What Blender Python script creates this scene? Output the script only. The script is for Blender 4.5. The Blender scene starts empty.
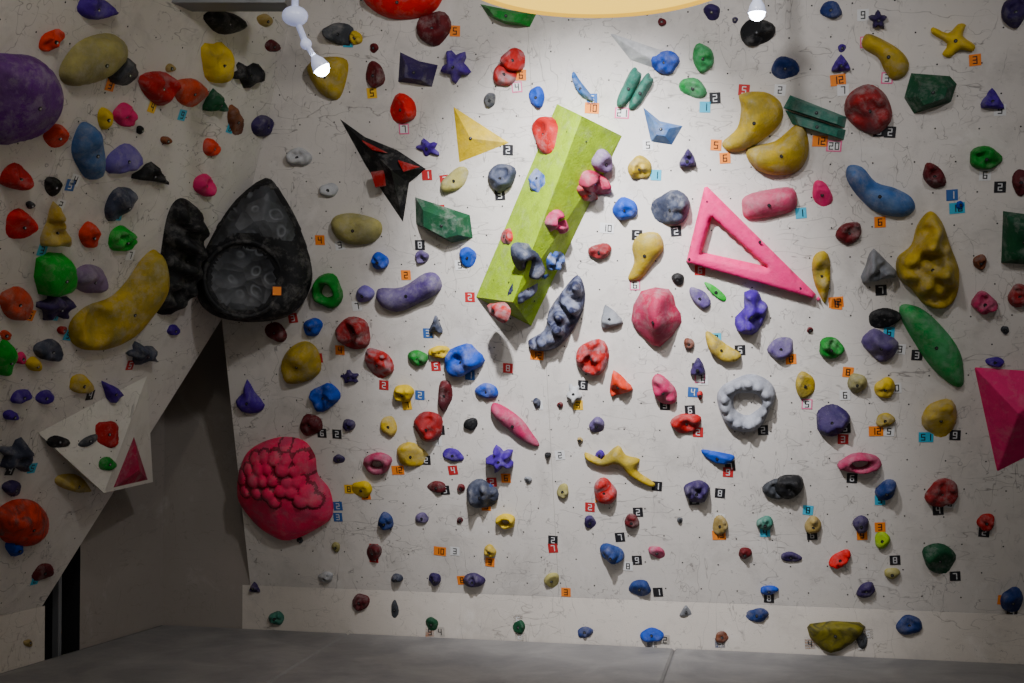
import bpy, bmesh, math, random
from mathutils import Vector, noise, geometry, Matrix
random.seed(7)
scene=bpy.context.scene
# ------------------------------------------------------------------ survey geometry
EYE=Vector((0,0,1.5)); F=1250.0; PITCH=math.radians(1.31)
def ray(px,py):
    x=(px-512)/F; z=(341.5-py)/F
    c,s=math.cos(PITCH),math.sin(PITCH)
    return Vector((x, c-z*s, s+z*c))
CORNER=Vector((-2.057,7.41,0))
U_B=Vector((0.978,-0.207,0)).normalized(); N_B=Vector((-0.207,-0.978,0)).normalized()
U_L=Vector((0.372,0.928,0)).normalized(); N_L=Vector((0.928,-0.372,0)).normalized()
Z=Vector((0,0,1))
class Plane:
    def __init__(s,O,U,V,N): s.O,s.U,s.V,s.N=O,U.normalized(),V.normalized(),N.normalized()
    def hit(s,px,py,lift=0):
        d=ray(px,py); t=((s.O-EYE).dot(s.N)+lift)/d.dot(s.N)
        P=EYE+d*t
        return s.to2(P)
    def to2(s,P):
        q=P-s.O; return (q.dot(s.U),q.dot(s.V))
    def to3(s,a,b,h=0): return s.O+s.U*a+s.V*b+s.N*h
def plane3(a,b,c):
    N=(b-a).cross(c-a).normalized()
    if N.dot(EYE-a)<0: N=-N
    U=Z.cross(N).normalized()
    return Plane(a,U,N.cross(U),N)
TB,TL=0.30,0.43; HB,HL=0.25,0.28
MAIN=Plane(CORNER+Z*HB,U_B,N_B*TB+Z,N_B-Z*TB)
LEFT=Plane(CORNER+Z*HL,U_L,N_L*TL+Z,N_L-Z*TL)
KICK=Plane(CORNER,U_B,Z,N_B)
LKICK=Plane(CORNER,U_L,Z,N_L)
def seam(z):
    dm=TB*(z-HB); dl=TL*(z-HL)
    a,b,c,d=N_B.x,N_B.y,N_L.x,N_L.y
    det=a*d-b*c
    return Vector((CORNER.x+(dm*d-b*dl)/det, CORNER.y+(a*dl-c*dm)/det, z))
def proj(P):
    q=P-EYE; c,s=math.cos(PITCH),math.sin(PITCH)
    f=q.y*c+q.z*s; u=-q.y*s+q.z*c
    return (512+F*q.x/f, 341.5-F*u/f)
S1=seam(1.78); S1p=proj(S1); STOP=seam(3.68); STp=proj(STOP)
def pick(x,y):
    if y>583+0.04*(x-250) and x>110: return KICK
    if y<S1p[1]:
        k=(y-S1p[1])/(STp[1]-S1p[1]); xs=S1p[0]+k*(STp[0]-S1p[0])
    else:
        k=(y-S1p[1])/(602-S1p[1]); xs=S1p[0]+k*(42-S1p[0])+14
    if x<xs:
        if y>612: return LKICK
        return LEFT
    return MAIN
# ------------------------------------------------------------------ materials
def lin(h):
    h=h.lstrip('#'); r=[int(h[i:i+2],16)/255 for i in (0,2,4)]
    return tuple(((c/12.92) if c<=0.04045 else ((c+0.055)/1.055)**2.4) for c in r)+(1,)
def sat(h,k=1.22,g=.92):
    r,gg,b,_=lin(h); l=.3*r+.59*gg+.11*b
    return tuple(max(0.002,(l+(c-l)*k)*g) for c in (r,gg,b))+(1,)
def nm(name):
    m=bpy.data.materials.new(name); m.use_nodes=True
    nt=m.node_tree; return m,nt,nt.nodes['Principled BSDF']
def mixc(nt,fac,a,b):
    n=nt.nodes.new('ShaderNodeMix'); n.data_type='RGBA'
    for s,v in ((n.inputs[0],fac),(n.inputs[6],a),(n.inputs[7],b)):
        if isinstance(v,bpy.types.NodeSocket): nt.links.new(v,s)
        else: s.default_value=v
    return n.outputs[2]
def noi(nt,co,scale,detail=3,dist=0,rough=.5):
    n=nt.nodes.new('ShaderNodeTexNoise'); n.inputs['Scale'].default_value=scale
    n.inputs['Detail'].default_value=detail; n.inputs['Distortion'].default_value=dist; n.inputs['Roughness'].default_value=rough
    nt.links.new(co,n.inputs['Vector']); return n.outputs['Fac']
def ramp(nt,v,p0,p1,c0=(0,0,0,1),c1=(1,1,1,1)):
    n=nt.nodes.new('ShaderNodeValToRGB'); e=n.color_ramp.elements
    e[0].position=p0; e[1].position=p1; e[0].color=c0; e[1].color=c1
    nt.links.new(v,n.inputs[0]); return n.outputs[0]
def mth(nt,op,a,b=None):
    n=nt.nodes.new('ShaderNodeMath'); n.operation=op
    for i,v in enumerate((a,b)):
        if v is None: continue
        if isinstance(v,(int,float)): n.inputs[i].default_value=v
        else: nt.links.new(v,n.inputs[i])
    return n.outputs[0]
def geo(nt):
    return nt.nodes.new('ShaderNodeNewGeometry').outputs['Position']
def bump(nt,bs,h,strength,dist):
    b=nt.nodes.new('ShaderNodeBump'); b.inputs['Strength'].default_value=strength; b.inputs['Distance'].default_value=dist
    nt.links.new(h,b.inputs['Height']); nt.links.new(b.outputs[0],bs.inputs['Normal'])
MATS={}
SWIRL=('redw','marb','bluw','ob','yb')
def hold_mat(name,c1,c2=None,chalk=0.5,rough=0.66):
    m,nt,bs=nm('resin_'+name); co=geo(nt)
    k=1.0 if name in ('hot','coral','pnk') else 1.22
    col=sat(c1,k)
    if c2:
        if name in SWIRL: f=mth(nt,'MULTIPLY',ramp(nt,noi(nt,co,13,4,1.2),.44,.62),.75)
        else: f=mth(nt,'MULTIPLY',ramp(nt,noi(nt,co,7.5,6,.4,.65),.40,.66),.75)
        col=mixc(nt,f,col,sat(c2,1.0,.9))
    dark=tuple(x*0.42 for x in sat(c1,k)[:3])+(1,)
    d=ramp(nt,noi(nt,co,16,6,.3,.65),0.42,0.72)
    col=mixc(nt,mth(nt,'MULTIPLY',d,0.3 if k==1.0 else .6),col,dark)
    ch=ramp(nt,noi(nt,co,13,8,0.2,.72),0.49,0.72)
    col=mixc(nt,mth(nt,'MULTIPLY',ch,chalk*.95),col,lin('a09c98'))
    nt.links.new(col,bs.inputs['Base Color']); bs.inputs['Roughness'].default_value=rough
    bs.inputs['Specular IOR Level'].default_value=.3
    bump(nt,bs,noi(nt,co,90,5,0,.6),0.55,0.005)
    MATS[name]=m; return m
C=dict(
 red=('a0161d',None,.45),dred=('5f141c','3a1c24',.5),redw=('a01e28','908488',.4),redg=('8e1c26','4c4448',.6),
 org=('cf4a18',None,.35),orgb=('c44c22','8a7060',.5),ored=('c9330f',None,.3),
 yel=('d0b400',None,.25),yelg=('b89e0c','757040',.5),yels=('c2a612','b0a888',.4),cream=('a8a06a','807c60',.5),
 grn=('107a34',None,.35),dgrn=('0b4a2e','1b4a3a',.45),bgrn=('12a040',None,.35),grnw=('16904a','5f9a74',.4),teal=('1f6454','5f8a7c',.4),
 blu=('1747a4',None,.4),navy=('172a60','2b4a86',.35),lblu=('3a5f96','7088a6',.5),slate=('2e3344','5d6374',.5),bluw=('304f90','8f9ab4',.5),
 pur=('402284',None,.35),dpur=('281c4a','453560',.35),purg=('4a3a6c','756c88',.5),lav=('6456a0','8078a4',.5),mauve=('7c6888','908494',.5),
 pnk=('d81e68',None,.25),pnkg=('b03a5e','90707c',.5),salm=('b84c68','a07078',.5),hot=('f01c78',None,.12),
 blk=('0a0b0e',None,.3),wht=('b0b1b2','c8c8c6',.3),grey=('74777c','9a9c9f',.5),tan=('988250','b8a87a',.4),
 bigpur=('5a2676','7a6088',.6),marb=('22263f','7f86a0',.5),brn=('5e3020','9a603c',.4),yb=('7a7226','12120d',.1),ob=('c8481f','2a2424',.3),
 lime=('98b400',None,.3),gry=('42454a','222428',.4),rose=('a82e4c','86485c',.5),grey2=('8e9098','b0b2b8',.3),coral=('ee1c58','b04a68',.35),coral_dark=('8a1c38','6a2c3e',.3))
for k,v in C.items(): hold_mat(k,*v)
def simple(name,c,rough=.5,metal=0,em=None,es=0):
    m,nt,bs=nm(name); bs.inputs['Base Color'].default_value=lin(c); bs.inputs['Roughness'].default_value=rough; bs.inputs['Metallic'].default_value=metal
    if em: bs.inputs['Emission Color'].default_value=lin(em); bs.inputs['Emission Strength'].default_value=es
    MATS[name]=m; return m
simple('bolt_dark','101012',.6); simple('bolt_steel','8a8c90',.3,1)
for n,c in (('tag_O','e8801c'),('tag_W','d6d6d4'),('tag_K','15151a'),('tag_R','b01f22'),('tag_P','e06090'),('tag_C','39a6c4'),('tag_Y','e0b020'),('tag_B','2a5a9a')): simple(n,c,.6)
simple('ink','0b0b0d',.6); simple('ink_w','cfcfcf',.6)
m,nt,bs=nm('resin_bubble'); co=geo(nt)
v=nt.nodes.new('ShaderNodeTexVoronoi'); v.inputs['Scale'].default_value=12
mpn=nt.nodes.new('ShaderNodeVectorMath'); mpn.operation='ADD'
nn=nt.nodes.new('ShaderNodeTexNoise'); nn.inputs['Scale'].default_value=6; nt.links.new(co,nn.inputs['Vector'])
sc=nt.nodes.new('ShaderNodeVectorMath'); sc.operation='SCALE'; sc.inputs['Scale'].default_value=.08; nt.links.new(nn.outputs['Color'],sc.inputs[0])
nt.links.new(co,mpn.inputs[0]); nt.links.new(sc.outputs[0],mpn.inputs[1]); nt.links.new(mpn.outputs[0],v.inputs['Vector'])
d=v.outputs['Distance']; b=mth(nt,'ABSOLUTE',mth(nt,'SUBTRACT',d,0.36))
f=ramp(nt,b,0.0,0.10,(1,1,1,1),(0,0,0,1)); f=mth(nt,'MULTIPLY',f,ramp(nt,noi(nt,co,9,3),.35,.6))
col=mixc(nt,mth(nt,'MULTIPLY',f,.35),mixc(nt,ramp(nt,noi(nt,co,8,6,.3,.65),.38,.72),lin('121316'),lin('3a3d42')),lin('8a8e94'))
nt.links.new(col,bs.inputs['Base Color']); bs.inputs['Roughness'].default_value=.55; bump(nt,bs,d,.6,.02); MATS['bubble']=m
def wall_mat(name,c,scuff=1.0):
    m,nt,bs=nm(name); co=geo(nt)
    base=mixc(nt,ramp(nt,noi(nt,co,1.1,4),.3,.75),lin(c),tuple(x*.86 for x in lin(c)[:3])+(1,))
    base=mixc(nt,mth(nt,'MULTIPLY',ramp(nt,noi(nt,co,4.5,8,.4,.7),.5,.74),.34*scuff),base,lin('77726e'))
    base=mixc(nt,mth(nt,'MULTIPLY',ramp(nt,noi(nt,co,3.2,8,.6,.7),.56,.7),.3*scuff),base,lin('ece9e4'))
    for i,(sx,sy,sz,th) in enumerate(((1.5,1.5,5,.005),(5,4,1.3,.0045),(3,2,3,.004),(6,5,4,.005),(2,2,9,.004))):
        mp=nt.nodes.new('ShaderNodeMapping'); mp.inputs['Scale'].default_value=(sx,sy,sz); mp.inputs['Rotation'].default_value=(0.3*i,.7-.6*i,.2)
        mp.inputs['Location'].default_value=(i*3.1,i*1.7,0)
        nt.links.new(co,mp.inputs[0])
        n=noi(nt,mp.outputs[0],1.6,3,.2); l=mth(nt,'ABSOLUTE',mth(nt,'SUBTRACT',n,.5+.03*i))
        lm=ramp(nt,l,th*.4,th,(1,1,1,1),(0,0,0,1))
        mk=ramp(nt,noi(nt,co,2.3+i,3),.48,.58)
        base=mixc(nt,mth(nt,'MULTIPLY',mth(nt,'MULTIPLY',lm,mk),.6*scuff),base,lin('45413f'))
    speck=ramp(nt,noi(nt,co,60,2),.69,.74); base=mixc(nt,mth(nt,'MULTIPLY',speck,.4*scuff),base,lin('5c5654'))
    nt.links.new(base,bs.inputs['Base Color']); bs.inputs['Roughness'].default_value=.85
    bs.inputs['Specular IOR Level'].default_value=.3
    bump(nt,bs,noi(nt,co,220,3),.4,.003); return m
WM=wall_mat('painted_plywood','d2ccc4'); WM2=wall_mat('shaded_recess','968e86',.4); WM3=wall_mat('painted_kickboard','cdc5ba',.8)  # recess copy of the wall paint is darker, with the notch's shade in its colour
VW=wall_mat('white_volume_paint','d8d4ca',.8)
simple('ceiling_paint','6a6866',.9); simple('steel_beam','77797c',.5,.3); simple('dark_gap','15161a',.8); simple('hole','1c1a1a',.9); simple('seam','989389',.9)
m,nt,bs=nm('mat_vinyl'); co=geo(nt)
col=mixc(nt,ramp(nt,noi(nt,co,3,6,.5,.6),.35,.7),lin('747373'),lin('918f8c'))
nt.links.new(col,bs.inputs['Base Color']); bs.inputs['Roughness'].default_value=.6; bump(nt,bs,noi(nt,co,12,4),.3,.02); MATS['vinyl']=m
# ------------------------------------------------------------------ mesh accumulation
class MB:
    def __init__(s): s.v=[];s.f=[];s.m=[];s.sm=[];s.mats=[]
    def mi(s,mat):
        if isinstance(mat,str): mat=MATS[mat]
        if mat not in s.mats: s.mats.append(mat)
        return s.mats.index(mat)
    def add(s,vs,fs,mat,smooth=True):
        o=len(s.v); s.v+=vs; k=s.mi(mat)
        for f in fs: s.f.append(tuple(i+o for i in f)); s.m.append(k); s.sm.append(smooth)
    def obj(s,name,parent=None,local=True):
        c=Vector((0,0,0))
        if local and s.v:
            for p in s.v: c+=p
            c/=len(s.v)
        me=bpy.data.meshes.new(name); me.from_pydata([tuple(p-c) for p in s.v],[],s.f)
        for mm in s.mats: me.materials.append(mm)
        for i,p in enumerate(me.polygons): p.material_index=s.m[i]; p.use_smooth=s.sm[i]
        me.update(); o=bpy.data.objects.new(name,me); o.location=c
        scene.collection.objects.link(o)
        if parent: o.parent=parent; o.matrix_parent_inverse=Matrix.Translation(-parent.location)
        return o
def inside(p,poly):
    x,y=p; r=False; n=len(poly); j=n-1
    for i in range(n):
        xi,yi=poly[i]; xj,yj=poly[j]
        if (yi>y)!=(yj>y) and x<(xj-xi)*(y-yi)/(yj-yi)+xi: r=not r
        j=i
    return r
def dist(p,poly):
    best=9; x,y=p; n=len(poly)
    for i in range(n):
        ax,ay=poly[i]; bx,by=poly[(i+1)%n]; dx,dy=bx-ax,by-ay
        l=dx*dx+dy*dy or 1e-9; t=max(0,min(1,((x-ax)*dx+(y-ay)*dy)/l))
        d=(x-ax-dx*t)**2+(y-ay-dy*t)**2
        if d<best: best=d
    return math.sqrt(best)
def catmull(P,k=4):
    out=[];n=len(P)
    for i in range(n):
        p0,p1,p2,p3=P[i-1],P[i],P[(i+1)%n],P[(i+2)%n]
        for j in range(k):
            t=j/k
            out.append(tuple(.5*((2*p1[c])+(-p0[c]+p2[c])*t+(2*p0[c]-5*p1[c]+4*p2[c]-p3[c])*t*t+(-p0[c]+3*p1[c]-3*p2[c]+p3[c])*t**3) for c in (0,1)))
    return out
def outline(x,y,w,h,rot,shape,rnd):
    pts=[];a0=math.radians(rot);n=20
    ph=[rnd.uniform(0,6.28) for _ in range(4)]; ir=.06 if shape in 'eqr' else .04
    for i in range(n):
        t=2*math.pi*i/n; c,s=math.cos(t),math.sin(t); r=1
        if shape=='q':
            r=1/(abs(c)**3.5+abs(s)**3.5)**(1/3.5)
        elif shape=='t': r=1/(max(math.cos(((t-math.pi/2)%(2*math.pi/3))-math.pi/3),.5))*.66; r=min(r,1.15)
        elif shape=='s': r=.8+.24*math.cos(5*t+ph[3])
        r*=1+ir*math.sin(2*t+ph[0])+ir*math.sin(3*t+ph[1])+ir*.5*math.sin(5*t+ph[2])
        X=r*c;Y=r*s
        if shape=='p': Y*=.72+.32*X
        if shape=='b': Y=Y*.62+.42*(X*X-.45)
        X*=w/2; Y*=h/2
        pts.append((x+X*math.cos(a0)-Y*math.sin(a0), y-(X*math.sin(a0)+Y*math.cos(a0))))
    return pts
def blob(mb,pl,poly,H,mat,n=9,lift=0,rndf=1.0,amp=.15,freq=2.5,lip=.25,hole=None,pocket=None,seed=0,ridge=None,bolt=True,mat2=None,mat2f=None,bumps=None,skirt=0,cut=None):
    xs=[p[0] for p in poly]; ys=[p[1] for p in poly]
    x0,x1,y0,y1=min(xs),max(xs),min(ys),max(ys); size=max(x1-x0,y1-y0); st=size/n
    loops=[poly]+([hole] if hole else [])
    pts=[];edges=[];
    for L in loops:
        q=[]
        for i in range(len(L)):
            a=L[i];b=L[(i+1)%len(L)];l=math.hypot(b[0]-a[0],b[1]-a[1]);k=max(1,int(l/st))
            for j in range(k): q.append((a[0]+(b[0]-a[0])*j/k,a[1]+(b[1]-a[1])*j/k))
        o=len(pts); pts+=q; edges+=[(o+i,o+(i+1)%len(q)) for i in range(len(q))]
    nb=len(pts)
    def D(p):
        d=dist(p,poly)
        if hole: d=min(d,dist(p,hole))
        return d
    ds=[0]*nb; y=y0; row=0
    while y<y1:
        x=x0+(st*.5 if row%2 else 0)
        while x<x1:
            p=(x,y)
            if inside(p,poly) and not(hole and inside(p,hole)):
                d=D(p)
                if d>st*.3: pts.append(p); ds.append(d)
            x+=st
        y+=st*.87; row+=1
    vs,_,fs,orig,_,_=geometry.delaunay_2d_cdt([Vector(p) for p in pts],edges,[],0,1e-7)
    R=max(ds) if len(ds)>nb else size*.3
    cx=sum(p[0] for p in pts[nb:])/max(1,len(pts)-nb) if len(pts)>nb else (x0+x1)/2
    cy=sum(p[1] for p in pts[nb:])/max(1,len(pts)-nb) if len(pts)>nb else (y0+y1)/2
    hy=(y1-y0)/2 or 1
    def hgt(p,d):
        t=min(1,d/(R*rndf)); h=H*math.sqrt(max(0,1-(1-t)**2))
        q=Vector((p[0]/size*freq+seed*3.7,p[1]/size*freq,seed*1.3))
        h*=1+amp*2*noise.noise(q)
        h*=1+lip*(p[1]-cy)/hy
        if cut:
            h=min(h,H*(cut[2]+cut[0]*(p[0]-cx)/size+cut[1]*(p[1]-cy)/size)*min(1,t*3+.2))
        if bumps:
            e=9; br=0
            for (a,b,r) in bumps:
                k=((p[0]-a)**2+(p[1]-b)**2)/(r*r)
                if k<e: e=k; br=r
            h+=br*.75*(math.sqrt(1-e) if e<1 else 0)*min(1,t*2.5)
        if ridge:
            g=math.sin((p[0]*ridge[1]+p[1]*ridge[2])/size*6.28); h+=ridge[0]*g*min(1,t*2)*H
        if pocket:
            for (a,b,r,dp) in pocket:
                e=math.hypot(p[0]-a,p[1]-b)/r
                h-=dp*math.exp(-e**4)
        return max(h,.002)
    V=[]
    for i,p in enumerate(vs):
        o=orig[i][0] if orig[i] else -1
        if 0<=o<nb: V.append(pl.to3(p[0],p[1],lift-.001))
        else: V.append(pl.to3(p[0],p[1],lift+hgt(p,D(p))))
    Fs=[]
    for f in fs:
        c=(sum(vs[i][0] for i in f)/3,sum(vs[i][1] for i in f)/3)
        if inside(c,poly) and not(hole and inside(c,hole)): Fs.append(tuple(f))
    if mat2f:
        A=[];B=[]
        for f in Fs: (A if mat2f((sum(vs[i][0] for i in f)/3,sum(vs[i][1] for i in f)/3)) else B).append(f)
        o=len(mb.v); mb.v+=V
        for ff,mm in ((A,mat2),(B,mat)):
            k=mb.mi(mm)
            for f in ff: mb.f.append(tuple(i+o for i in f)); mb.m.append(k); mb.sm.append(True)
    else: mb.add(V,Fs,mat)
    if skirt:
        L=poly; nn=len(L); mb.add([pl.to3(p[0],p[1],lift+.003) for p in L]+[pl.to3(p[0],p[1],lift-skirt) for p in L],[(i,(i+1)%nn,(i+1)%nn+nn,i+nn) for i in range(nn)],mat)
    if bolt and not hole:
        h=lift+hgt((cx,cy),D((cx,cy)))
        boltat(mb,pl,cx,cy,h+.001)
    return cx,cy
def boltat(mb,pl,a,b,h,r=.0085):
    for rr,hh,mt in ((r,.001,'bolt_dark'),(r*.5,.0025,'bolt_steel')):
        n=10; top=[pl.to3(a+rr*math.cos(6.283*i/n),b+rr*math.sin(6.283*i/n),h+hh) for i in range(n)]
        bot=[pl.to3(a+rr*math.cos(6.283*i/n),b+rr*math.sin(6.283*i/n),h-.012) for i in range(n)]
        mb.add(top+bot,[tuple(range(n))]+[(i,i+n,(i+1)%n+n,(i+1)%n) for i in range(n)],mt,False)
def facet(mb,pl,poly,H,mat,inner=.5,off=(0,0),lift=0,bolt=True):
    n=len(poly);cx=sum(p[0] for p in poly)/n;cy=sum(p[1] for p in poly)/n
    V=[pl.to3(p[0],p[1],lift-.001) for p in poly]
    size=max(max(p[0] for p in poly)-min(p[0] for p in poly),max(p[1] for p in poly)-min(p[1] for p in poly))
    ax,ay=cx+off[0]*size,cy+off[1]*size
    A=sum(poly[i][0]*poly[(i+1)%n][1]-poly[(i+1)%n][0]*poly[i][1] for i in range(n))
    if inner<=0:
        V.append(pl.to3(ax,ay,lift+H)); Fs=[(i,(i+1)%n,n) for i in range(n)]
    else:
        V+=[pl.to3(ax+(p[0]-cx)*inner,ay+(p[1]-cy)*inner,lift+H) for p in poly]
        Fs=[(i,(i+1)%n,n+(i+1)%n,n+i) for i in range(n)]+[tuple(range(n,2*n))]
    if A<0: Fs=[tuple(reversed(f)) for f in Fs]
    mb.add(V,Fs,mat,False)
    if bolt: boltat(mb,pl,ax,ay,lift+H)
def P2(pl,pts,lift=0): return [pl.hit(x,y,lift) for x,y in pts]
def cen(pts): return sum(p[0] for p in pts)/len(pts),sum(p[1] for p in pts)/len(pts)
def big(name,pts,H,mat,pl=None,smooth=4,n=18,lift=0,**k):
    mb=MB(); c=cen(pts); pl=pl or pick(*c)
    poly=P2(pl,pts,lift)
    if smooth: poly=catmull(poly,smooth)
    blob(mb,pl,poly,H,mat,n=n,lift=lift,**k)
    return mb.obj(name)
def bigf(name,pts,H,mat,pl=None,**k):
    mb=MB(); pl=pl or pick(*cen(pts)); facet(mb,pl,P2(pl,pts),H,mat,**k)
    o=mb.obj(name); b=o.modifiers.new('soft_edges','BEVEL'); b.width=.006; b.segments=2; b.limit_method='ANGLE'; b.angle_limit=.3
    return o
# ------------------------------------------------------------------ room shell
def quad(name,pts,mat,sub=None):
    mb=MB(); mb.add([Vector(p) for p in pts],[tuple(range(len(pts)))],mat,False); return mb.obj(name)
hl=MAIN.to3(*MAIN.hit(250,583)); hl=CORNER+U_B*((hl-CORNER).dot(U_B))+Z*HB
hr0=MAIN.hit(975,612); hr=CORNER+U_B*hr0[0]+Z*HB
rb=MAIN.to3(*MAIN.hit(1100,352))
ax=MAIN.to2(rb)[0]; vtop=MAIN.to2(STOP)[1]; rt=MAIN.to3(ax+.25,vtop)
main_poly=[S1,hl,hr,rb,rt,STOP]
wall=quad('wall_back',main_poly,WM)
def on_lh(px):
    d=ray(px,602); d2=Vector((d.x,d.y,0)); t=CORNER.dot(N_L)/d2.dot(N_L)
    P=d2*t; return Vector((P.x,P.y,0))
lh=on_lh(42)+Z*HL; lfar=on_lh(42)-U_L*3.2+Z*HL
ltop=STOP-U_L*3.9
wall_l=quad('wall_left',[S1,STOP,ltop,lfar,lh],WM)
B0=-.35
lo=Z*B0
kb_l=CORNER.copy(); kb_r=CORNER+U_B*6.5
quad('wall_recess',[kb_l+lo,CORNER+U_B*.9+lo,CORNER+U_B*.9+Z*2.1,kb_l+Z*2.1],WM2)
kick=quad('wall_kickboard',[CORNER+U_B*.5+lo+N_B*.002,kb_r+lo+N_B*.002,kb_r+Z*HB+N_B*.002,CORNER+U_B*.5+Z*HB+N_B*.002],WM3)
l80=on_lh(80); l42=on_lh(45)
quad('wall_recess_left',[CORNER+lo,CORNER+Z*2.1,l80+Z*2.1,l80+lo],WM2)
lf=on_lh(42)-U_L*3.2
quad('wall_kickboard_left',[l42+lo,lf+lo,lf+Z*HL,l42+Z*HL],WM3)
bk=-N_L*.35
mb=MB()
for q in ([l80+lo,l80+bk+lo,l80+bk+Z*2.1,l80+Z*2.1],[l80+bk+lo,l42+bk+lo,l42+bk+Z*2.1,l80+bk+Z*2.1],[l42+bk+lo,l42+lo,l42+Z*2.1,l42+bk+Z*2.1]):
    mb.add(q,[(0,1,2,3)],'dark_gap',False)
mb.obj('wall_alcove')
mb=MB()
def boxpts(c,a,b,d):
    V=[c+a*i+b*j+d*k for i in(-1,1) for j in(-1,1) for k in(-1,1)]
    return V,[(0,1,3,2),(4,6,7,5),(0,4,5,1),(2,3,7,6),(0,2,6,4),(1,5,7,3)]
V,Fc=boxpts((l42*.45+l80*.55)+Z*.2-N_L*.05,U_L*.012,N_L*.02,Z*.55); mb.add(V,Fc,'steel_beam',False); mb.obj('trim_1')
def foot(P,pl): q=P-CORNER; return P-pl.N*q.dot(pl.N)
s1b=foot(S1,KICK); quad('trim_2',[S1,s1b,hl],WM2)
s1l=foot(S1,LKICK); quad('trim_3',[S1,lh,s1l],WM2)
rk=CORNER+U_B*6.4+Z*HB
quad('wall_right_panel',[hr,rk,rk+Z*3.4+N_B*.3,rt,rb],WM)
quad('ceiling',[(-6,-2,3.68),(6,-2,3.68),(6,7.8,3.68),(-6,7.8,3.68)],MATS['ceiling_paint'])
quad('floor',[(-6,-2,B0),(6,-2,B0),(6,8,B0),(-6,8,B0)],MATS['dark_gap'])
mb=MB()
def slab(a0,a1,d0,d1):
    pts=[]
    for a,d in ((a0,d0),(a1,d0),(a1,d1),(a0,d1)):
        P=CORNER+U_B*a+N_B*d
        q=(P-CORNER).dot(N_L)
        if q<.004: P=P+U_B*((.004-q)/U_B.dot(N_L))
        pts.append(P)
    top=0.0; bv=.012
    c=sum(pts,Vector())/4
    V=[p+Z*(B0+.001) for p in pts]+[p+Z*(top-bv) for p in pts]+[p+(c-p).normalized()*bv*1.3+Z*top for p in pts]
    Fq=[(3,2,1,0)]+[(i,(i+1)%4,4+(i+1)%4,4+i) for i in range(4)]+[(4+i,4+(i+1)%4,8+(i+1)%4,8+i) for i in range(4)]+[(8,9,10,11)]
    mb.add(V,Fq,'vinyl',False)
for j,(d0,d1) in enumerate(((.004,1.5),(1.504,3.0),(3.004,4.5),(4.504,6.0))):
    av=[-3.2,-.7,1.15,3.0,5.2] if j%2==0 else [-3.2,-1.2,.3,2.2,4.2,5.2]
    for a0,a1 in zip(av[:-1],av[1:]): slab(a0+.001,a1-.001,d0,d1)
mb.obj('crash_mat')
mb=MB()
def hole_at(pl,a,b,r=.0042):
    mb.add([pl.to3(a+r*math.cos(6.283*i/7),b+r*math.sin(6.283*i/7),.0012) for i in range(7)],[tuple(range(7))],'hole',False)
mp2=[MAIN.to2(p) for p in main_poly]
for i in range(40):
    for j in range(30):
        a=.1+i*.19+(.095 if j%2 else 0); b=.08+j*.15
        if inside((a,b),mp2) and dist((a,b),mp2)>.02: hole_at(MAIN,a+random.uniform(-.006,.006),b+random.uniform(-.006,.006))
for i in range(30):
    a=.6+i*.19
    if a<5.2: hole_at(KICK,a,.07); hole_at(KICK,a+.09,.18)
mb.obj('tnut_holes',parent=wall)
mb=MB()
lp2=[LEFT.to2(p) for p in [S1,STOP,ltop,lfar,lh]]
for i in range(30):
    for j in range(28):
        a=-3.4+i*.19+(.095 if j%2 else 0); b=.08+j*.15
        if inside((a,b),lp2) and dist((a,b),lp2)>.02: hole_at(LEFT,a,b)
mb.obj('tnut_holes_left',parent=wall_l)
mb=MB()
def vline(pl,a,b0,b1,w=.001): mb.add([pl.to3(a-w,b0,.0008),pl.to3(a+w,b0,.0008),pl.to3(a+w,b1,.0008),pl.to3(a-w,b1,.0008)],[(0,1,2,3)],'seam',False)
ah=MAIN.to2(hl)[0]; vline(MAIN,ah+1.82,.01,3.5); mb.obj('panel_seams',parent=wall)
# ------------------------------------------------------------------ volumes & large holds
def wedge():
    mb=MB(); a,b,c,d=P2(MAIN,[(557,104),(622,136),(531,326),(476,297)])
    r0=MAIN.hit(582,116,.22); r1=MAIN.hit(513,302,.22)
    V=[MAIN.to3(*p) for p in (a,b,c,d)]+[MAIN.to3(*r0,.22),MAIN.to3(*r1,.22)]
    mb.add(V,[(3,5,4,0)],'lime',False); mb.add(V,[(5,2,1,4)],'lime',False); mb.add(V,[(0,4,1)],'lime',False); mb.add(V,[(3,2,5)],'lime',False)
    for k in (.1,.26,.42,.58,.74,.9):
        for s in (.3,.72):
            for (i,j) in ((0,3),(1,2)):
                p0=(V[i].lerp(V[j],k)).lerp(V[4].lerp(V[5],k),s); hq=MAIN.to2(p0); h=(p0-MAIN.O).dot(MAIN.N); boltat(mb,MAIN,hq[0],hq[1],h,.006)
    mb.obj('green_wedge_climbing_volume')
    return plane3(V[0],V[3],V[5]),plane3(V[1],V[2],V[4])
WL,WR=wedge()
bigf('yellow_triangle_climbing_volume',[(453,106),(510,143),(459,163)],.04,'yel',inner=.0,off=(-.03,0))
bigf('pink_triangle_climbing_volume',[(974,367),(1075,374),(1060,440),(997,472)],.16,'pnk',inner=0,off=(-.12,.1),pl=MAIN,bolt=False)
def pinkframe():
    mb=MB(); o=P2(MAIN,[(705,184),(823,301),(686,262)]); i=P2(MAIN,[(712,217),(766,266),(702,252)])
    blob(mb,MAIN,o,.06,'hot',n=40,hole=i,rndf=.35,amp=.03,lip=0)
    for t in ((690,257),(800,286),(708,200),(760,240)):
        a,b=MAIN.hit(*t); boltat(mb,MAIN,a,b,.058,.007)
    return mb.obj('pink_triangle_frame_climbing_hold')
pinkframe()
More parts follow.
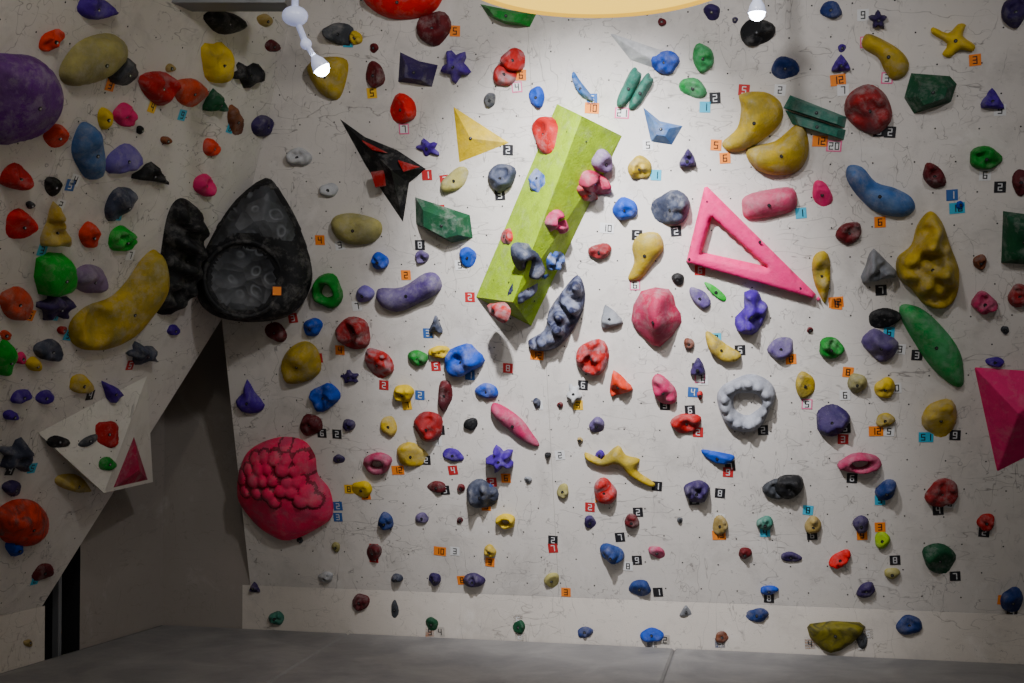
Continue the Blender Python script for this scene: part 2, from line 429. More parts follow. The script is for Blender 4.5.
def star3():
    mb=MB(); pts=[(340,119),(365,137),(397,150),(426,169),(409,183),(403,222),(384,194),(366,166)]
    q=P2(MAIN,pts); n=len(q); ap=MAIN.hit(391,170,.1)
    V=[MAIN.to3(*p) for p in q]+[MAIN.to3(*ap,.1)]
    for i in range(n): mb.add([V[i],V[n],V[(i+1)%n]],[(0,1,2)],'blk',False)
    for pp,L in (([(371,172),(384,170),(386,186),(376,188)],.06),([(398,160),(420,167),(404,172)],.055),([(362,140),(388,153),(374,150)],.04)):
        facet(mb,MAIN,P2(MAIN,pp,L),.025,'red',inner=.8,lift=L,bolt=False)
    return mb.obj('black_star_climbing_hold')
star3()
# big teardrop bridging the corner
def tear():
    pr=MAIN.to3(*MAIN.hit(311,270)); pt=MAIN.to3(*MAIN.hit(268,178)); plf=LEFT.to3(*LEFT.hit(198,280))
    TP=plane3(pr,pt,plf+(EYE-plf).normalized()*.04)
    mb=MB(); pts=[(265,178),(284,196),(300,225),(311,262),(311,285),(300,307),(280,319),(245,322),(215,315),(199,297),(198,270),(208,240),(228,208)]
    poly=catmull(P2(TP,pts),4)
    cpt=TP.hit(243,279,.05); up=catmull(P2(TP,[(263,186),(280,200),(291,222),(293,240),(270,238),(240,232),(212,246),(214,236),(234,208)],.07),3)
    e1=TP.hit(203,279,.05); r=math.hypot(e1[0]-cpt[0],e1[1]-cpt[1])
    blob(mb,TP,poly,.11,'blk',n=40,rndf=.5,amp=.03,lip=-.1,bolt=False,pocket=[(cpt[0],cpt[1],r*.95,.07)],mat2='bubble',skirt=.14,
         mat2f=lambda p: inside(p,up) or math.hypot(p[0]-cpt[0],p[1]-cpt[1])<r*.8)
    R=r*.98; V=[];n1,n2=44,8
    for i in range(n1):
        t=6.283*i/n1
        for j in range(n2):
            s=6.283*j/n2; rr=R+.014*math.cos(s); V.append(TP.to3(cpt[0]+rr*math.cos(t),cpt[1]+rr*math.sin(t)*.98,.09-.02*math.cos(t)**2+.014*math.sin(s)))
    mb.add(V,[(i*n2+j,((i+1)%n1)*n2+j,((i+1)%n1)*n2+(j+1)%n2,i*n2+(j+1)%n2) for i in range(n1) for j in range(n2)],'blk')
    a,b=TP.hit(276,291,.06); q=.022
    mb.add([TP.to3(a-q,b-q,.094),TP.to3(a+q,b-q,.094),TP.to3(a+q,b+q,.094),TP.to3(a-q,b+q,.094)],[(0,1,2,3)],'tag_O',False)
    mb.obj('black_teardrop_climbing_hold')
tear()
big('black_ridge_climbing_hold',[(183,198),(195,207),(201,228),(198,252),(191,282),(180,304),(165,315),(153,308),(157,280),(161,250),(166,220),(173,203)],.09,'blk',pl=LEFT,n=30,amp=.45,freq=8,ridge=(.25,1,6))
cq=LEFT.hit(97,325,.05)
big('yellow_crescent_climbing_hold',[(156,250),(161,275),(152,305),(135,330),(110,346),(85,350),(70,340),(70,322),(86,306),(110,297),(127,280),(142,258)],.11,'yelg',pl=LEFT,n=26,amp=.12,pocket=[(cq[0],cq[1],.08,.085)])
# coral: knobbly top, smooth lower lip
cp=[(242,462),(255,446),(280,437),(303,440),(315,455),(318,474),(330,490),(333,514),(320,527),(290,540),(268,532),(250,516),(238,494)]
cpoly=catmull(P2(MAIN,cp),4); rr=random.Random(5); bl=[]
for j in range(9):
    for i in range(9):
        X=240+i*12+(6 if j%2 else 0)+rr.uniform(-2,2); Y=438+j*10.5+rr.uniform(-2,2)
        lim=498+(X-240)*.08
        if Y<lim:
            a,b=MAIN.hit(X,Y,.10)
            if inside((a,b),cpoly) and dist((a,b),cpoly)>.02: bl.append((a,b,rr.uniform(.034,.046)))
def crev(p):
    k=min(((p[0]-a)**2+(p[1]-b)**2)/(r*r) for a,b,r in bl)
    return .86<k<1.7
mbx=MB(); blob(mbx,MAIN,cpoly,.12,'coral',n=60,amp=.12,bumps=bl,bolt=False,lip=.1,mat2='coral_dark',mat2f=crev); mbx.obj('pink_coral_climbing_hold')
big('marbled_horn_climbing_hold',[(577,275),(585,290),(583,310),(571,333),(556,348),(536,351),(528,341),(544,330),(549,311),(560,294)],.08,'marb',n=26,amp=.5,freq=7,ridge=(.22,4,5),bolt=False)
big('yellow_rock_climbing_hold',[(930,211),(942,222),(950,245),(959,270),(957,295),(945,308),(925,305),(912,290),(898,277),(897,258),(911,245),(917,225)],.12,'yelg',n=30,amp=.6,freq=7)
big('green_long_climbing_hold',outline(934,344,94,36,-54,'e',random.Random(3)),.07,'grnw',smooth=2,n=20)
def ring():
    mb=MB();o=catmull(P2(MAIN,outline(746,402,58,56,0,'e',random.Random(2))),2);i=catmull(P2(MAIN,outline(747,403,27,24,0,'e',random.Random(4))),2)
    c=MAIN.hit(746,402); bp=[(c[0]+.112*math.cos(6.283*k/13),c[1]+.112*math.sin(6.283*k/13),.022) for k in range(13)]
    blob(mb,MAIN,o,.055,'grey2',n=36,hole=i,amp=.1,freq=4,lip=0,bumps=bp)
    return mb.obj('white_ring_climbing_hold')
ring()
big('yellow_sloper_climbing_hold',[(740,94),(765,92),(781,103),(782,120),(768,136),(748,149),(730,152),(722,143),(737,128),(741,108)],.09,'yelg')
big('yellow_sloper_climbing_hold',[(747,148),(775,141),(797,124),(807,133),(808,155),(797,172),(772,175),(752,166)],.1,'yelg')
big('blue_bean_climbing_hold',[(848,166),(862,167),(876,182),(895,188),(911,197),(915,209),(903,217),(878,213),(860,199),(847,180)],.07,'lblu')
bigf('green_block_climbing_hold',[(911,73),(950,76),(957,84),(951,102),(914,114),(904,98)],.08,'dgrn',inner=.55)
bigf('green_grooved_climbing_hold',[(790,95),(847,117),(845,128),(783,108)],.05,'teal',inner=.7)
bigf('green_grooved_climbing_hold',[(785,110),(846,130),(844,140),(792,124)],.05,'teal',inner=.7)
big('red_jug_climbing_hold',[(848,95),(868,84),(886,95),(892,118),(878,134),(860,130),(845,115)],.08,'redg',amp=.4,freq=4)
big('yellow_starfish_climbing_hold',[(933,27),(948,33),(958,24),(966,25),(963,36),(975,45),(972,52),(960,50),(950,58),(942,54),(947,44),(932,34)],.045,'yel',smooth=3,rndf=.9,lip=0)
big('yellow_bean_climbing_hold',[(866,34),(880,38),(900,50),(909,63),(905,76),(892,80),(884,70),(878,58),(862,47)],.06,'yelg')
big('salmon_bar_climbing_hold',[(745,196),(770,189),(793,188),(797,205),(785,214),(748,219),(742,208)],.06,'salm',smooth=3)
bigf('green_block_climbing_hold',[(415,197),(470,215),(473,238),(452,243),(416,224)],.08,'dgrn',inner=.6)
big('yellow_sloper_climbing_hold',[(333,218),(352,213),(378,220),(382,232),(372,243),(348,244),(334,234)],.07,'cream')
big('purple_bean_climbing_hold',[(378,289),(402,287),(425,273),(438,275),(441,290),(420,303),(397,312),(380,304)],.07,'purg')
big('pink_diamond_climbing_hold',[(641,291),(669,289),(676,306),(682,322),(660,347),(644,338),(631,320)],.08,'rose',smooth=2,amp=.6,freq=2.6,rndf=.9)
big('yellow_bean_climbing_hold',[(640,234),(658,233),(664,248),(654,262),(641,279),(628,279),(634,262),(632,246)],.06,'yelg')
big('purple_spiked_climbing_hold',[(744,292),(757,290),(762,300),(768,306),(762,325),(752,335),(737,331),(735,317),(744,308)],.06,'pur',amp=.5,freq=5,smooth=2)
big('green_block_climbing_hold',[(1003,211),(1040,216),(1042,265),(1001,263)],.08,'dgrn',smooth=0,rndf=.6)
big('pink_blade_climbing_hold',outline(514,424,62,17,-40,'e',random.Random(9)),.045,'pnkg',smooth=2)
big('yellow_wishbone_climbing_hold',[(585,452),(602,457),(618,445),(626,455),(640,459),(637,470),(655,483),(650,487),(630,476),(618,464),(603,467),(588,461)],.04,'yelg',n=24,smooth=3,bolt=False)
big('purple_ball_climbing_hold',[(-14,62),(15,54),(40,60),(54,82),(53,108),(40,130),(18,141),(-14,138)],.13,'bigpur',n=24,amp=.05)
big('yellow_sloper_climbing_hold',[(60,66),(78,42),(105,33),(121,40),(121,60),(103,77),(78,86),(62,82)],.08,'cream')
big('blue_pebble_climbing_hold',outline(87,151,30,56,5,'e',random.Random(5)),.07,'lblu',smooth=2)
big('green_block_climbing_hold',[(36,258),(62,253),(72,272),(66,292),(38,294)],.08,'bgrn',smooth=2,rndf=.5)
big('orange_rock_climbing_hold',[(-6,515),(12,500),(34,501),(46,515),(44,534),(24,546),(2,540)],.09,'ob',amp=.3)
big('dark_wedge_climbing_hold',[(806,624),(860,622),(862,634),(840,651),(822,650)],.06,'yb',pl=KICK,smooth=2,rndf=.5)
big('yellow_pinch_climbing_hold',[(281,365),(290,348),(306,341),(318,350),(321,370),(308,381),(288,383)],.08,'yelg')
big('yellow_block_climbing_hold',[(308,66),(325,57),(347,60),(346,82),(337,100),(318,91)],.08,'yelg',n=16)
big('orange_dome_climbing_hold',[(365,-8),(400,-14),(440,-8),(436,10),(415,19),(388,18),(368,6)],.1,'ored',n=16)
bigf('dark_block_climbing_hold',[(400,52),(419,61),(438,65),(432,87),(415,84),(398,82)],.06,'dpur',inner=.5)
bigf('green_block_climbing_hold',[(480,4),(510,10),(537,13),(530,27),(505,24),(488,16)],.06,'grn',inner=.6)
big('purple_spike_climbing_hold',[(247,379),(255,392),(265,405),(258,413),(243,412),(236,400),(243,393)],.05,'pur',smooth=2)
big('teal_bar_climbing_hold',outline(629,88,40,14,62,'q',random.Random(1)),.045,'teal',smooth=2,n=14)
big('teal_bar_climbing_hold',outline(641,92,38,12,58,'q',random.Random(1)),.045,'teal',smooth=2,n=14)
bigf('blue_angular_climbing_hold',[(643,107),(660,121),(683,126),(672,145),(651,142)],.05,'lblu',inner=.4)
bigf('pale_triangle_climbing_volume',[(608,32),(682,57),(664,72),(630,60)],.04,'wht',inner=0,bolt=False)
# white triangular volume on the left wall with small holds screwed to its face
def wvol():
    mb=MB(); A,B,Cc,Dd=[LEFT.to3(*q) for q in P2(LEFT,[(38,433),(147,376),(153,482),(84,478)])]
    aq=LEFT.hit(104,493,.15); ap=LEFT.to3(*aq,.15)
    mb.add([A,B,Cc,Dd,ap],[(0,4,1),(1,4,2),(2,4,3),(3,4,0)],VW,False)
    fp=plane3(A,B,ap); sp=plane3(B,Cc,ap)
    for s in (.25,.5,.75):
        for t in (.3,.6):
            p=A.lerp(B,s).lerp(ap,t); q=fp.to2(p)
            mb.add([fp.to3(q[0]+.004*math.cos(1.047*i),q[1]+.004*math.sin(1.047*i),.001) for i in range(6)],[tuple(range(6))],'hole',False)
    mb.obj('white_pyramid_climbing_volume'); return fp,sp
FP,SP=wvol()
# ------------------------------------------------------------------ small holds
small=MB()
def sh(x,y,w,h,rot,col,shape='e',lift=0,pl=None,hf=.42):
    rnd=random.Random(int(x*31+y*17)); p=pl or pick(x,y)
    o=P2(p,outline(x,y,w*1.06,h*1.06,rot,shape,rnd),lift)
    mn=min(w,h)/190
    hole=None
    if shape=='r': hole=P2(p,outline(x,y,w*.42,h*.36,rot,'e',rnd),lift)
    c=p.hit(x,y,lift); H=max(.016,mn*hf*rnd.uniform(.85,1.3)); pk=None; ct=None
    if min(w,h)>=18 and rnd.random()<.45 and not hole:
        t=rnd.uniform(.4,2.7); pk=[(c[0]+mn*.2*math.cos(t),c[1]+mn*.22*math.sin(t),mn*.28,H*.5)]
    elif rnd.random()<.55: t=rnd.uniform(0,6.28); ct=(1.5*math.cos(t),1.5*math.sin(t),.68)
    blob(small,p,o,H,col,n=11 if max(w,h)<24 else 15,lift=lift,amp=rnd.uniform(.15,.5),freq=rnd.uniform(2,5.5),lip=rnd.uniform(0,.5),seed=rnd.random()*9,hole=hole,rndf=rnd.uniform(.55,1),pocket=pk,cut=ct)
L=[
(94,8,34,22,0,'pur'),(50,40,26,16,40,'org'),(122,72,26,28,20,'gry'),(156,88,32,42,100,'red','p'),(189,92,26,32,60,'orgb'),(215,62,24,40,5,'yel','q'),(246,74,32,26,-10,'blk','s'),(223,22,38,22,-20,'blk'),(264,20,14,12,0,'tan'),(272,46,14,12,0,'dred'),
(235,121,14,30,10,'brn'),(264,126,26,20,-10,'dpur'),(124,115,20,24,0,'pnk'),(104,118,14,20,0,'yel'),(213,102,22,24,0,'dgrn','t'),(12,177,26,34,20,'red','p'),(55,136,22,22,0,'org'),(52,186,16,18,0,'blk'),(122,159,34,26,35,'lav'),(149,174,34,20,-10,'blk','t'),(210,147,14,18,0,'org'),(203,185,18,22,30,'pnk'),
(118,203,36,22,50,'slate'),(53,230,26,44,0,'yels','t'),(18,224,26,28,0,'ored'),(88,235,18,24,0,'org'),(120,239,22,26,0,'bgrn'),(88,279,34,28,10,'mauve'),(15,303,28,34,20,'orgb'),(53,306,34,32,20,'dpur','s'),(140,353,30,22,0,'slate','s'),(48,350,26,22,0,'slate'),(20,358,12,12,0,'pnk'),(3,358,16,34,0,'bgrn'),(33,364,14,14,0,'yel'),(80,384,22,18,0,'yels'),(173,330,12,10,0,'pur'),(20,396,20,12,30,'pur'),(44,397,16,14,0,'pur'),(110,391,16,22,40,'pur','t'),
(15,455,36,32,20,'slate','s'),(72,483,34,16,-20,'yels'),(12,488,18,16,0,'dpur'),(42,572,22,14,30,'dred'),(13,547,14,18,0,'blu'),(28,643,9,7,0,'tan'),(10,415,14,10,0,'pur'),(5,335,10,10,0,'orgb'),(62,330,10,8,0,'red'),(170,68,10,8,0,'tan'),(140,130,8,8,0,'blk'),(30,205,8,8,0,'gry'),(165,140,9,8,0,'brn'),
(434,28,32,34,0,'dred'),(340,34,30,22,-20,'gry'),(356,38,12,14,0,'yel'),(375,75,18,26,0,'dred'),(374,48,9,9,0,'dred'),(456,66,30,34,0,'pur','s'),(403,109,26,28,30,'ored'),(514,60,22,24,40,'redw'),(505,74,26,22,40,'redw'),(490,100,12,14,0,'gry'),(502,177,27,26,0,'slate'),(537,97,16,20,0,'blu'),(582,88,34,14,-55,'lblu','b'),(665,62,28,22,-10,'blu'),(703,58,20,28,0,'grnw'),(693,88,28,18,-30,'grnw'),(757,32,34,26,0,'blk'),(785,68,26,22,20,'navy'),(841,65,20,18,0,'pur','t'),(842,48,8,8,0,'pur'),(878,20,18,20,0,'dpur','s'),(831,10,22,16,-10,'navy'),(992,101,24,22,0,'pur','t'),(1014,12,24,30,0,'dpur'),(985,158,32,22,5,'grn'),(1020,182,14,28,0,'dred'),(934,176,18,28,40,'dred'),(712,12,16,16,0,'dpur'),(662,22,8,8,0,'dred'),(735,20,6,6,0,'dpur'),
(428,148,24,18,-20,'pur','s'),(455,180,32,18,35,'cream'),(299,157,24,18,0,'wht'),(329,190,18,14,0,'wht'),(640,168,22,24,0,'yelg'),(625,209,23,23,0,'blu'),(671,208,37,33,0,'slate'),(688,160,18,20,0,'dpur','t'),(822,194,17,28,20,'pnk'),(849,233,26,20,40,'dred'),(877,268,34,34,10,'grey','t'),(822,277,48,24,95,'yelg','p'),(884,318,30,20,5,'blk'),(880,345,32,26,-40,'purg','q'),(831,348,25,20,0,'grn'),(805,385,20,24,0,'yelg'),(857,383,18,20,40,'cream'),(885,388,20,20,-20,'yel'),(722,348,42,26,-35,'yelg','b'),(698,368,16,20,0,'dpur','t'),(700,298,26,14,-50,'purg'),(716,292,26,8,-42,'bgrn'),(689,344,10,12,0,'brn'),(678,279,12,12,0,'blk'),(664,390,32,20,-50,'pnkg'),(686,423,28,20,10,'red'),(718,456,32,18,-10,'blu','b'),(697,491,26,20,0,'dpur'),(605,491,22,24,20,'redw'),(619,385,24,26,20,'org','t'),(593,357,34,32,20,'redw'),(574,393,16,20,0,'wht','s'),(610,318,22,26,20,'grey','t'),(600,251,24,14,10,'redg'),
(468,257,16,20,0,'blu'),(380,261,17,16,0,'blu'),(422,257,14,12,0,'purg'),(328,291,29,33,0,'grn','r'),(365,294,18,16,0,'lav'),(313,327,18,18,0,'blu'),(276,332,24,16,-40,'dred'),(354,333,32,32,0,'redg'),(379,363,34,22,-50,'redw'),(436,326,13,20,0,'slate','t'),(418,358,20,15,0,'grn'),(440,352,20,13,0,'yel'),(463,360,34,28,30,'blu','q'),(487,391,22,15,0,'blu'),(350,377,20,14,0,'dpur','s'),(404,393,18,18,0,'yel'),(445,395,14,30,0,'dred'),(325,397,26,24,30,'blu','q'),(311,425,23,20,0,'dred'),(349,425,13,11,0,'dpur'),(389,426,16,20,0,'yels'),(429,426,29,28,0,'redg'),(471,424,14,12,0,'blk'),(378,463,28,20,10,'pnkg','r'),(412,455,32,22,-10,'yels'),(453,455,20,13,-20,'pur'),(501,458,28,26,0,'pur','s'),(339,459,11,9,0,'dpur'),(362,489,20,16,-20,'yel'),(437,487,18,12,0,'dred'),(461,488,8,8,0,'dred'),(482,494,30,28,0,'slate'),(481,488,24,14,0,'navy'),(506,521,18,15,0,'yel','r'),(386,521,14,17,0,'navy'),(422,518,14,10,0,'purg'),(374,552,15,16,0,'dred'),(336,547,8,10,0,'cream'),(397,578,11,9,0,'slate'),(326,577,15,10,0,'wht'),(361,602,16,17,0,'dred'),(435,579,12,12,0,'dpur'),(474,580,20,14,0,'dpur'),(490,551,12,12,0,'yels'),(277,618,14,14,0,'teal'),(255,588,11,12,0,'dpur','t'),(552,580,14,15,0,'cream'),(590,522,12,12,0,'dpur'),(612,553,24,17,-20,'navy'),(632,521,14,14,0,'dred'),(657,552,18,10,-30,'pnkg'),(640,588,22,15,0,'navy'),(563,491,12,14,0,'cream'),(537,403,8,10,0,'slate'),(597,425,15,15,0,'purg'),(720,525,14,20,0,'tan'),(765,523,17,13,0,'teal'),(745,553,13,11,0,'dred'),(769,590,18,9,0,'blu'),(813,525,17,16,0,'tan'),(840,559,24,14,40,'ored'),(861,524,16,16,0,'dpur'),(892,573,16,10,0,'cream'),(866,590,20,13,30,'dpur'),(882,540,14,18,0,'lime'),(789,486,30,22,20,'blk'),(776,489,24,20,10,'gry'),(939,558,34,27,-20,'dgrn'),(942,493,34,25,15,'redg'),(986,522,18,16,0,'red'),(984,303,20,22,45,'pnkg','q'),(1019,296,20,24,0,'redg'),(940,418,34,36,0,'yels'),(860,463,40,20,5,'pnkg','r'),(832,420,33,30,-20,'dpur'),(886,490,22,18,40,'navy'),(885,420,18,14,0,'yelg'),(781,348,27,20,20,'purg'),(791,557,20,10,-10,'dpur'),(995,362,18,10,0,'pur'),(1012,600,22,24,0,'navy'),(909,625,24,20,0,'navy'),(757,615,22,14,0,'navy'),(652,635,22,15,0,'blu'),(686,612,14,12,0,'grey','t'),(585,632,16,11,0,'navy'),(519,627,12,14,0,'dgrn'),(432,624,12,14,0,'dgrn'),(722,637,13,12,0,'brn'),(862,640,12,16,0,'gry'),(980,262,14,14,0,'brn'),(960,205,8,8,0,'blu'),(600,455,10,9,0,'pur'),(528,480,8,7,0,'grey'),(395,610,8,18,0,'gry'),(1005,330,8,8,0,'gry'),
(505,280,7,7,0,'blk'),(560,405,6,6,0,'dred'),(548,455,6,6,0,'blk'),(700,395,6,8,0,'red'),(580,440,6,5,0,'tan'),(300,540,6,6,0,'gry'),(460,520,6,6,0,'dred'),(680,520,6,5,0,'gry'),(770,400,6,6,0,'blk'),(810,330,6,6,0,'dred')]
for r in L: sh(*r)
for r in [(58,442,22,12,0,'blk'),(88,441,20,9,25,'gry'),(107,434,22,24,0,'red','q'),(107,464,16,14,0,'grn')]: sh(*r,pl=FP,hf=.25)
facet(small,SP,P2(SP,[(134,436),(148,480),(113,488)]),.04,'rose',inner=.0,bolt=False)
for r in [(549,136,24,36,0,'red'),(541,180,18,32,0,'bluw'),(508,237,14,18,0,'redw'),(502,312,16,20,0,'redw')]: sh(*r,pl=WL,hf=.5)
for r in [(592,182,32,22,-20,'rose'),(585,192,26,14,-30,'redw'),(600,160,18,22,0,'mauve'),(553,220,22,28,20,'pnkg'),(525,258,26,32,40,'slate'),(552,258,22,20,0,'bluw'),(523,285,38,20,55,'marb'),(540,272,14,14,0,'navy')]: sh(*r,pl=WR,hf=.5)
small.obj('small_climbing_holds')
# ------------------------------------------------------------------ number tags
SEG={'0':'abcdef','1':'bc','2':'abged','3':'abgcd','4':'fgbc','5':'afgcd','6':'afgecd','7':'abc','8':'abcdefg','9':'abcdfg'}
tags=MB()
def tag(x,y,c,s,w=10):
    pl=pick(x,y); a,b=pl.hit(x,y); hw=w/2/190
    tx=random.uniform(-.1,.1)
    def T(u,v,h=.0022): return pl.to3(a+u*math.cos(tx)-v*math.sin(tx),b+u*math.sin(tx)+v*math.cos(tx),h)
    n=len(s); wid=hw*(1.0 if n<2 else 1.35)
    tags.add([T(-wid,-hw,.002),T(wid,-hw,.002),T(wid,hw,.002),T(-wid,hw,.002)],[(0,1,2,3)],'tag_'+c,False)
    if c=='P': tags.add([T(-wid*.78,-hw*.78,.0026),T(wid*.78,-hw*.78,.0026),T(wid*.78,hw*.78,.0026),T(-wid*.78,hw*.78,.0026)],[(0,1,2,3)],'tag_W',False)
    ink='ink_w' if c in 'KRB' else 'ink'
    for i,ch in enumerate(s):
        ox=(i-(n-1)/2)*hw*1.05; W=hw*.3;Hh=hw*.58;t=hw*.09
        G={'a':(-W,Hh,W,Hh),'g':(-W,0,W,0),'d':(-W,-Hh,W,-Hh),'f':(-W,0,-W,Hh),'b':(W,0,W,Hh),'e':(-W,-Hh,-W,0),'c':(W,-Hh,W,0)}
        for g in SEG[ch]:
            x0,y0,x1,y1=G[g]
            tags.add([T(ox+x0-t,y0-t,.003),T(ox+x1+t,y0-t,.003),T(ox+x1+t,y1+t,.003),T(ox+x0-t,y1+t,.003)],[(0,1,2,3)],ink,False)
TG="""455 31 O 5|348 42 C 9|372 93 Y 5|404 129 P 7|427 175 R 1|445 180 R 3|508 150 K 2|521 75 O 6|517 87 P 4|592 108 O 10|622 113 P 21|592 99 B 5|656 175 C 1|664 137 W 8|705 107 C 1|715 98 K 2|863 15 W 9|887 78 P 3|866 42 P 5|879 131 K 3|890 132 K 2|838 80 O 12|820 141 O 12|834 146 P 20|716 145 O 5|725 158 O 6|801 213 C 1|676 231 K 2|635 285 P 6|637 235 K 5|607 228 W 10|500 195 K 3|460 265 W 9|470 297 R 2|420 285 C 5|406 275 O 2|357 306 W 7|318 358 R 1|340 350 O 4|293 318 R 3|384 385 R 2|436 366 R 5|428 333 B 3|470 375 B 1|508 368 R 8|538 405 W 7|537 355 O 12|578 405 Y 3|560 455 W 2|583 385 K 6|700 378 P 7|703 380 W 5|716 338 C 2|740 350 K 5|763 430 K 2|697 368 K 1|665 405 K 3|698 432 R 2|837 304 O 8|836 302 O 12|881 290 K 7|880 222 O 6|930 293 K 5|957 208 C 10|952 195 B 1|1000 187 K 2|918 100 K 2|951 290 K 4|889 332 C 6|900 349 W 3|917 355 K 3|848 372 O 8|807 404 P 5|791 359 O 8|845 395 W 6|894 388 W 10|876 431 O 12|889 431 W 5|926 437 C 51|955 435 K 9|845 428 K 5|843 439 R 3|852 478 K 6|880 500 C 9|730 466 K 7|728 472 R 9|694 500 K 3|657 486 K 1|600 498 O 2|590 507 R 2|638 512 K 2|620 537 K 7|637 560 K 9|628 566 W 8|658 592 K 1|566 592 O 3|553 540 K 2|553 548 R 7|506 478 O 6|492 482 R 2|486 506 O 5|453 470 R 4|426 460 K 2|445 490 K 5|398 470 O 12|366 495 O 3|349 489 Y 8|338 506 B 2|338 517 B 3|322 433 K 6|337 434 K 2|440 430 K 4|437 441 W 7|407 405 Y 7|420 395 B 2|440 551 O 10|455 551 W 3|462 580 O 8|374 548 R 3|374 558 R 4|490 562 O 3|520 636 K 2|430 632 O 9|440 632 W 4|518 620 K 6|719 535 O 13|720 518 W 4|765 532 C 4|769 598 K 8|862 535 O 9|880 527 O 3|812 535 K 6|808 510 C 8|895 560 K 8|955 576 K 7|938 510 K 4|950 503 W 8|984 532 K 2|1003 600 O 2|1012 612 K 3|868 634 K 5|810 644 O 4|860 646 K 3|720 643 B 3|652 645 B 1|665 640 W 2|693 392 B 4|720 493 K 8|690 410 K 6|550 335 W 5|655 322 C 4|648 145 W 5|744 90 R 5|755 100 R 1|700 270 R 6|440 210 R 1|420 245 K 8|320 240 O 4|340 245 W 3|1000 110 W 9|975 60 O 3|843 90 W 7|780 90 W 2|985 175 W 6|230 128 C 6|182 115 C 9|152 107 Y 4|110 85 O 3|42 250 C 3|75 180 W 4|118 215 C 6|60 205 W 2|130 255 W 7|68 335 C 5|30 315 O 6|55 315 C 4|130 365 R 5|90 395 K 4|10 470 K 4|32 468 C 5|35 580 C 2|70 185 B 5"""
for t in TG.split('|'):
    x,y,c,s=t.split(); tag(float(x),float(y),c,s)
tags.obj('route_number_tags',parent=wall)
# ------------------------------------------------------------------ light fixtures
def tube(mb,pts,r,mat,n=10):
    for a,b in zip(pts[:-1],pts[1:]):
        d=(b-a).normalized(); s=d.orthogonal().normalized(); t=d.cross(s)
        V=[a+(s*math.cos(6.283*i/n)+t*math.sin(6.283*i/n))*r for i in range(n)]+[b+(s*math.cos(6.283*i/n)+t*math.sin(6.283*i/n))*r for i in range(n)]
        mb.add(V,[(i,(i+1)%n,(i+1)%n+n,i+n) for i in range(n)]+[tuple(range(n)),tuple(range(n,2*n))],mat)
def ball(mb,c,r,mat,sq=1):
    n,m=14,8; V=[]
    for j in range(m+1):
        ph=math.pi*j/m
        for i in range(n): V.append(c+Vector((r*math.sin(ph)*math.cos(6.283*i/n),r*math.sin(ph)*math.sin(6.283*i/n),r*sq*math.cos(ph))))
    mb.add(V,[(j*n+i,(j+1)*n+i,(j+1)*n+(i+1)%n,j*n+(i+1)%n) for j in range(m) for i in range(n)],mat)
def lathe(mb,c,prof,mat,ax=Z,n=28):
    ax=ax.normalized(); s=ax.orthogonal().normalized(); t=ax.cross(s); V=[]
    for r,h in prof:
        for i in range(n): V.append(c+ax*h+(s*math.cos(6.283*i/n)+t*math.sin(6.283*i/n))*r)
    mb.add(V,[(j*n+i,j*n+(i+1)%n,(j+1)*n+(i+1)%n,(j+1)*n+i) for j in range(len(prof)-1) for i in range(n)],mat)
simple('lamp_white','d8dce4',.3,0,'b8c4ff',.35); simple('bulb','ffffff',.3,0,'e6ecff',25)
def at(px,py,dep): return EYE+ray(px,py)*dep
def track(p_top,p_mid,p_end,dep,name):
    mb=MB(); a=at(*p_top,dep);b=at(*p_mid,dep);c=at(*p_end,dep)
    a2=Vector((a.x,a.y,3.68)); tube(mb,[a2,a],.014,'lamp_white'); lathe(mb,Vector((a.x,a.y,3.64)),[(.0,.04),(.06,.04),(.06,0),(0,0)],'lamp_white')
    ball(mb,a,.055,'lamp_white',.75); tube(mb,[a,b],.013,'lamp_white'); ball(mb,b,.024,'lamp_white')
    tube(mb,[b,c],.011,'lamp_white')
    d=(c-b).normalized(); lathe(mb,c,[(.012,-.05),(.03,-.02),(.038,.01),(.036,.012)],'lamp_white',ax=d)
    ball(mb,c+d*.012,.034,'bulb'); return mb.obj(name),c
o1,c1=track((295,16),(306,44),(320,66),5.2,'ceiling_spotlight')
o2,c2=track((757,-20),(757,-4),(757,10),5.2,'ceiling_spotlight')
m,nt,bs=nm('yellow_shade'); bs.inputs['Base Color'].default_value=lin('f0b010'); bs.inputs['Emission Color'].default_value=(1,.55,.03,1); bs.inputs['Emission Strength'].default_value=1.3; MATS['shade']=m
m,nt,bs=nm('pendant_diffuser'); bs.inputs['Base Color'].default_value=lin('f0c020'); bs.inputs['Emission Color'].default_value=(1,.62,.06,1); bs.inputs['Emission Strength'].default_value=2.0; MATS['diff']=m
mb=MB(); pc=Vector((.232,3.2,2.512))
lathe(mb,pc,[(0,.012),(.30,.012),(.355,.006)],'diff',n=64)
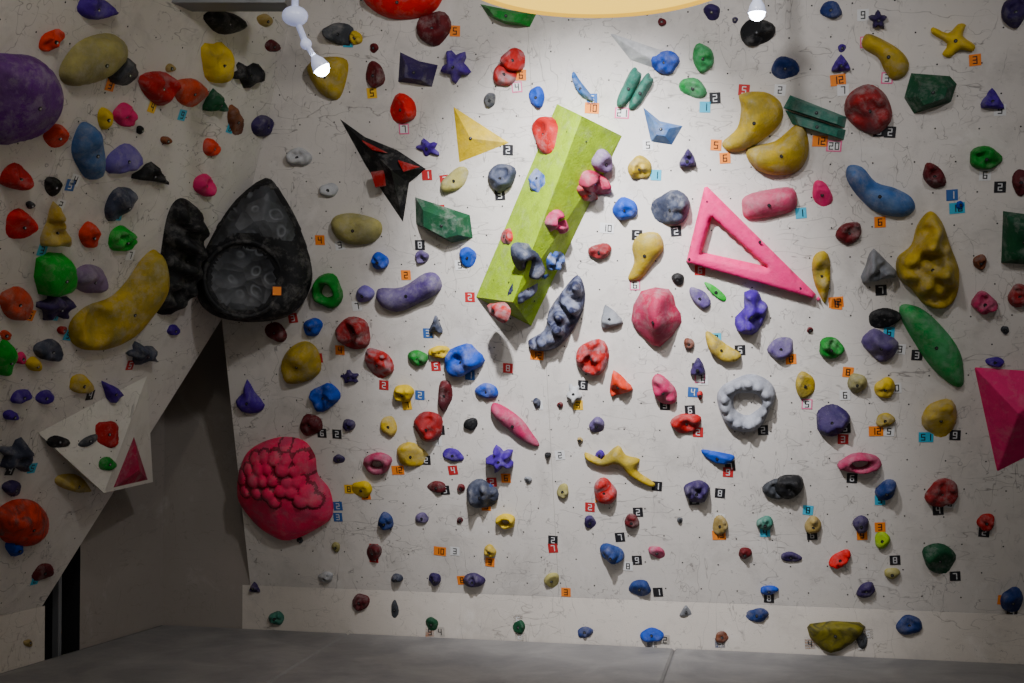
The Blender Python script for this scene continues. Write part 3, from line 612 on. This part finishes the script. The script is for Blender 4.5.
lathe(mb,pc,[(.355,.006),(.372,0),(.385,.01),(.38,.05),(.33,.12),(.22,.18),(.08,.22),(.03,.26),(.0,.26)],'shade',n=64)
tube(mb,[pc+Z*.25,Vector((pc.x,pc.y,3.68))],.006,'bolt_dark')
mb.obj('pendant_lamp')
mb=MB(); p0=at(118,-4,5.6);p1=at(288,-4,5.6)
V,Fc=boxpts((p0+p1)/2,(p1-p0)/2,Vector((0,.07,0)),Z*.05); mb.add(V,Fc,'steel_beam',False)
tube(mb,[p1+Vector((-.1,0,.02)),Vector((p1.x-.1,p1.y,3.68))],.02,'steel_beam')
mb.obj('trim_beam')
# ------------------------------------------------------------------ lights
def spot(name,loc,tgt,e,ang,col,rad=.12,blend=1):
    l=bpy.data.lights.new(name,'SPOT'); l.energy=e; l.spot_size=math.radians(ang); l.spot_blend=blend; l.color=col; l.shadow_soft_size=rad
    o=bpy.data.objects.new(name,l); o.location=loc; o.rotation_euler=(Vector(tgt)-Vector(loc)).to_track_quat('-Z','Y').to_euler(); scene.collection.objects.link(o)
spot('spot_main',(-.1,4.2,3.5),(.5,6.5,1.75),980,56,(.95,.95,1),.06)
spot('spot_wide',(.3,3.6,3.5),(.35,6.6,2.0),150,100,(.98,.97,1),.1)
spot('spot_left',(-1.1,3.4,3.5),(-1.3,6.6,2.1),30,110,(1,.96,.91),.1)
spot('spot_right',(2.0,3.4,3.5),(1.9,6.2,1.6),50,110,(.98,.97,1),.1)
l=bpy.data.lights.new('room_fill','AREA'); l.energy=36; l.size=4; l.color=(1,.95,.89)
o=bpy.data.objects.new('room_fill',l); o.location=(0,2,3.6); scene.collection.objects.link(o)
w=bpy.data.worlds.new('world'); scene.world=w; w.use_nodes=True
w.node_tree.nodes['Background'].inputs[0].default_value=(.94,.93,.93,1); w.node_tree.nodes['Background'].inputs[1].default_value=.1
cam=bpy.data.cameras.new('camera'); co=bpy.data.objects.new('camera',cam); scene.collection.objects.link(co)
cam.sensor_width=36; cam.lens=F/1024*36; co.location=EYE; co.rotation_euler=(math.pi/2+PITCH,0,0); scene.camera=co
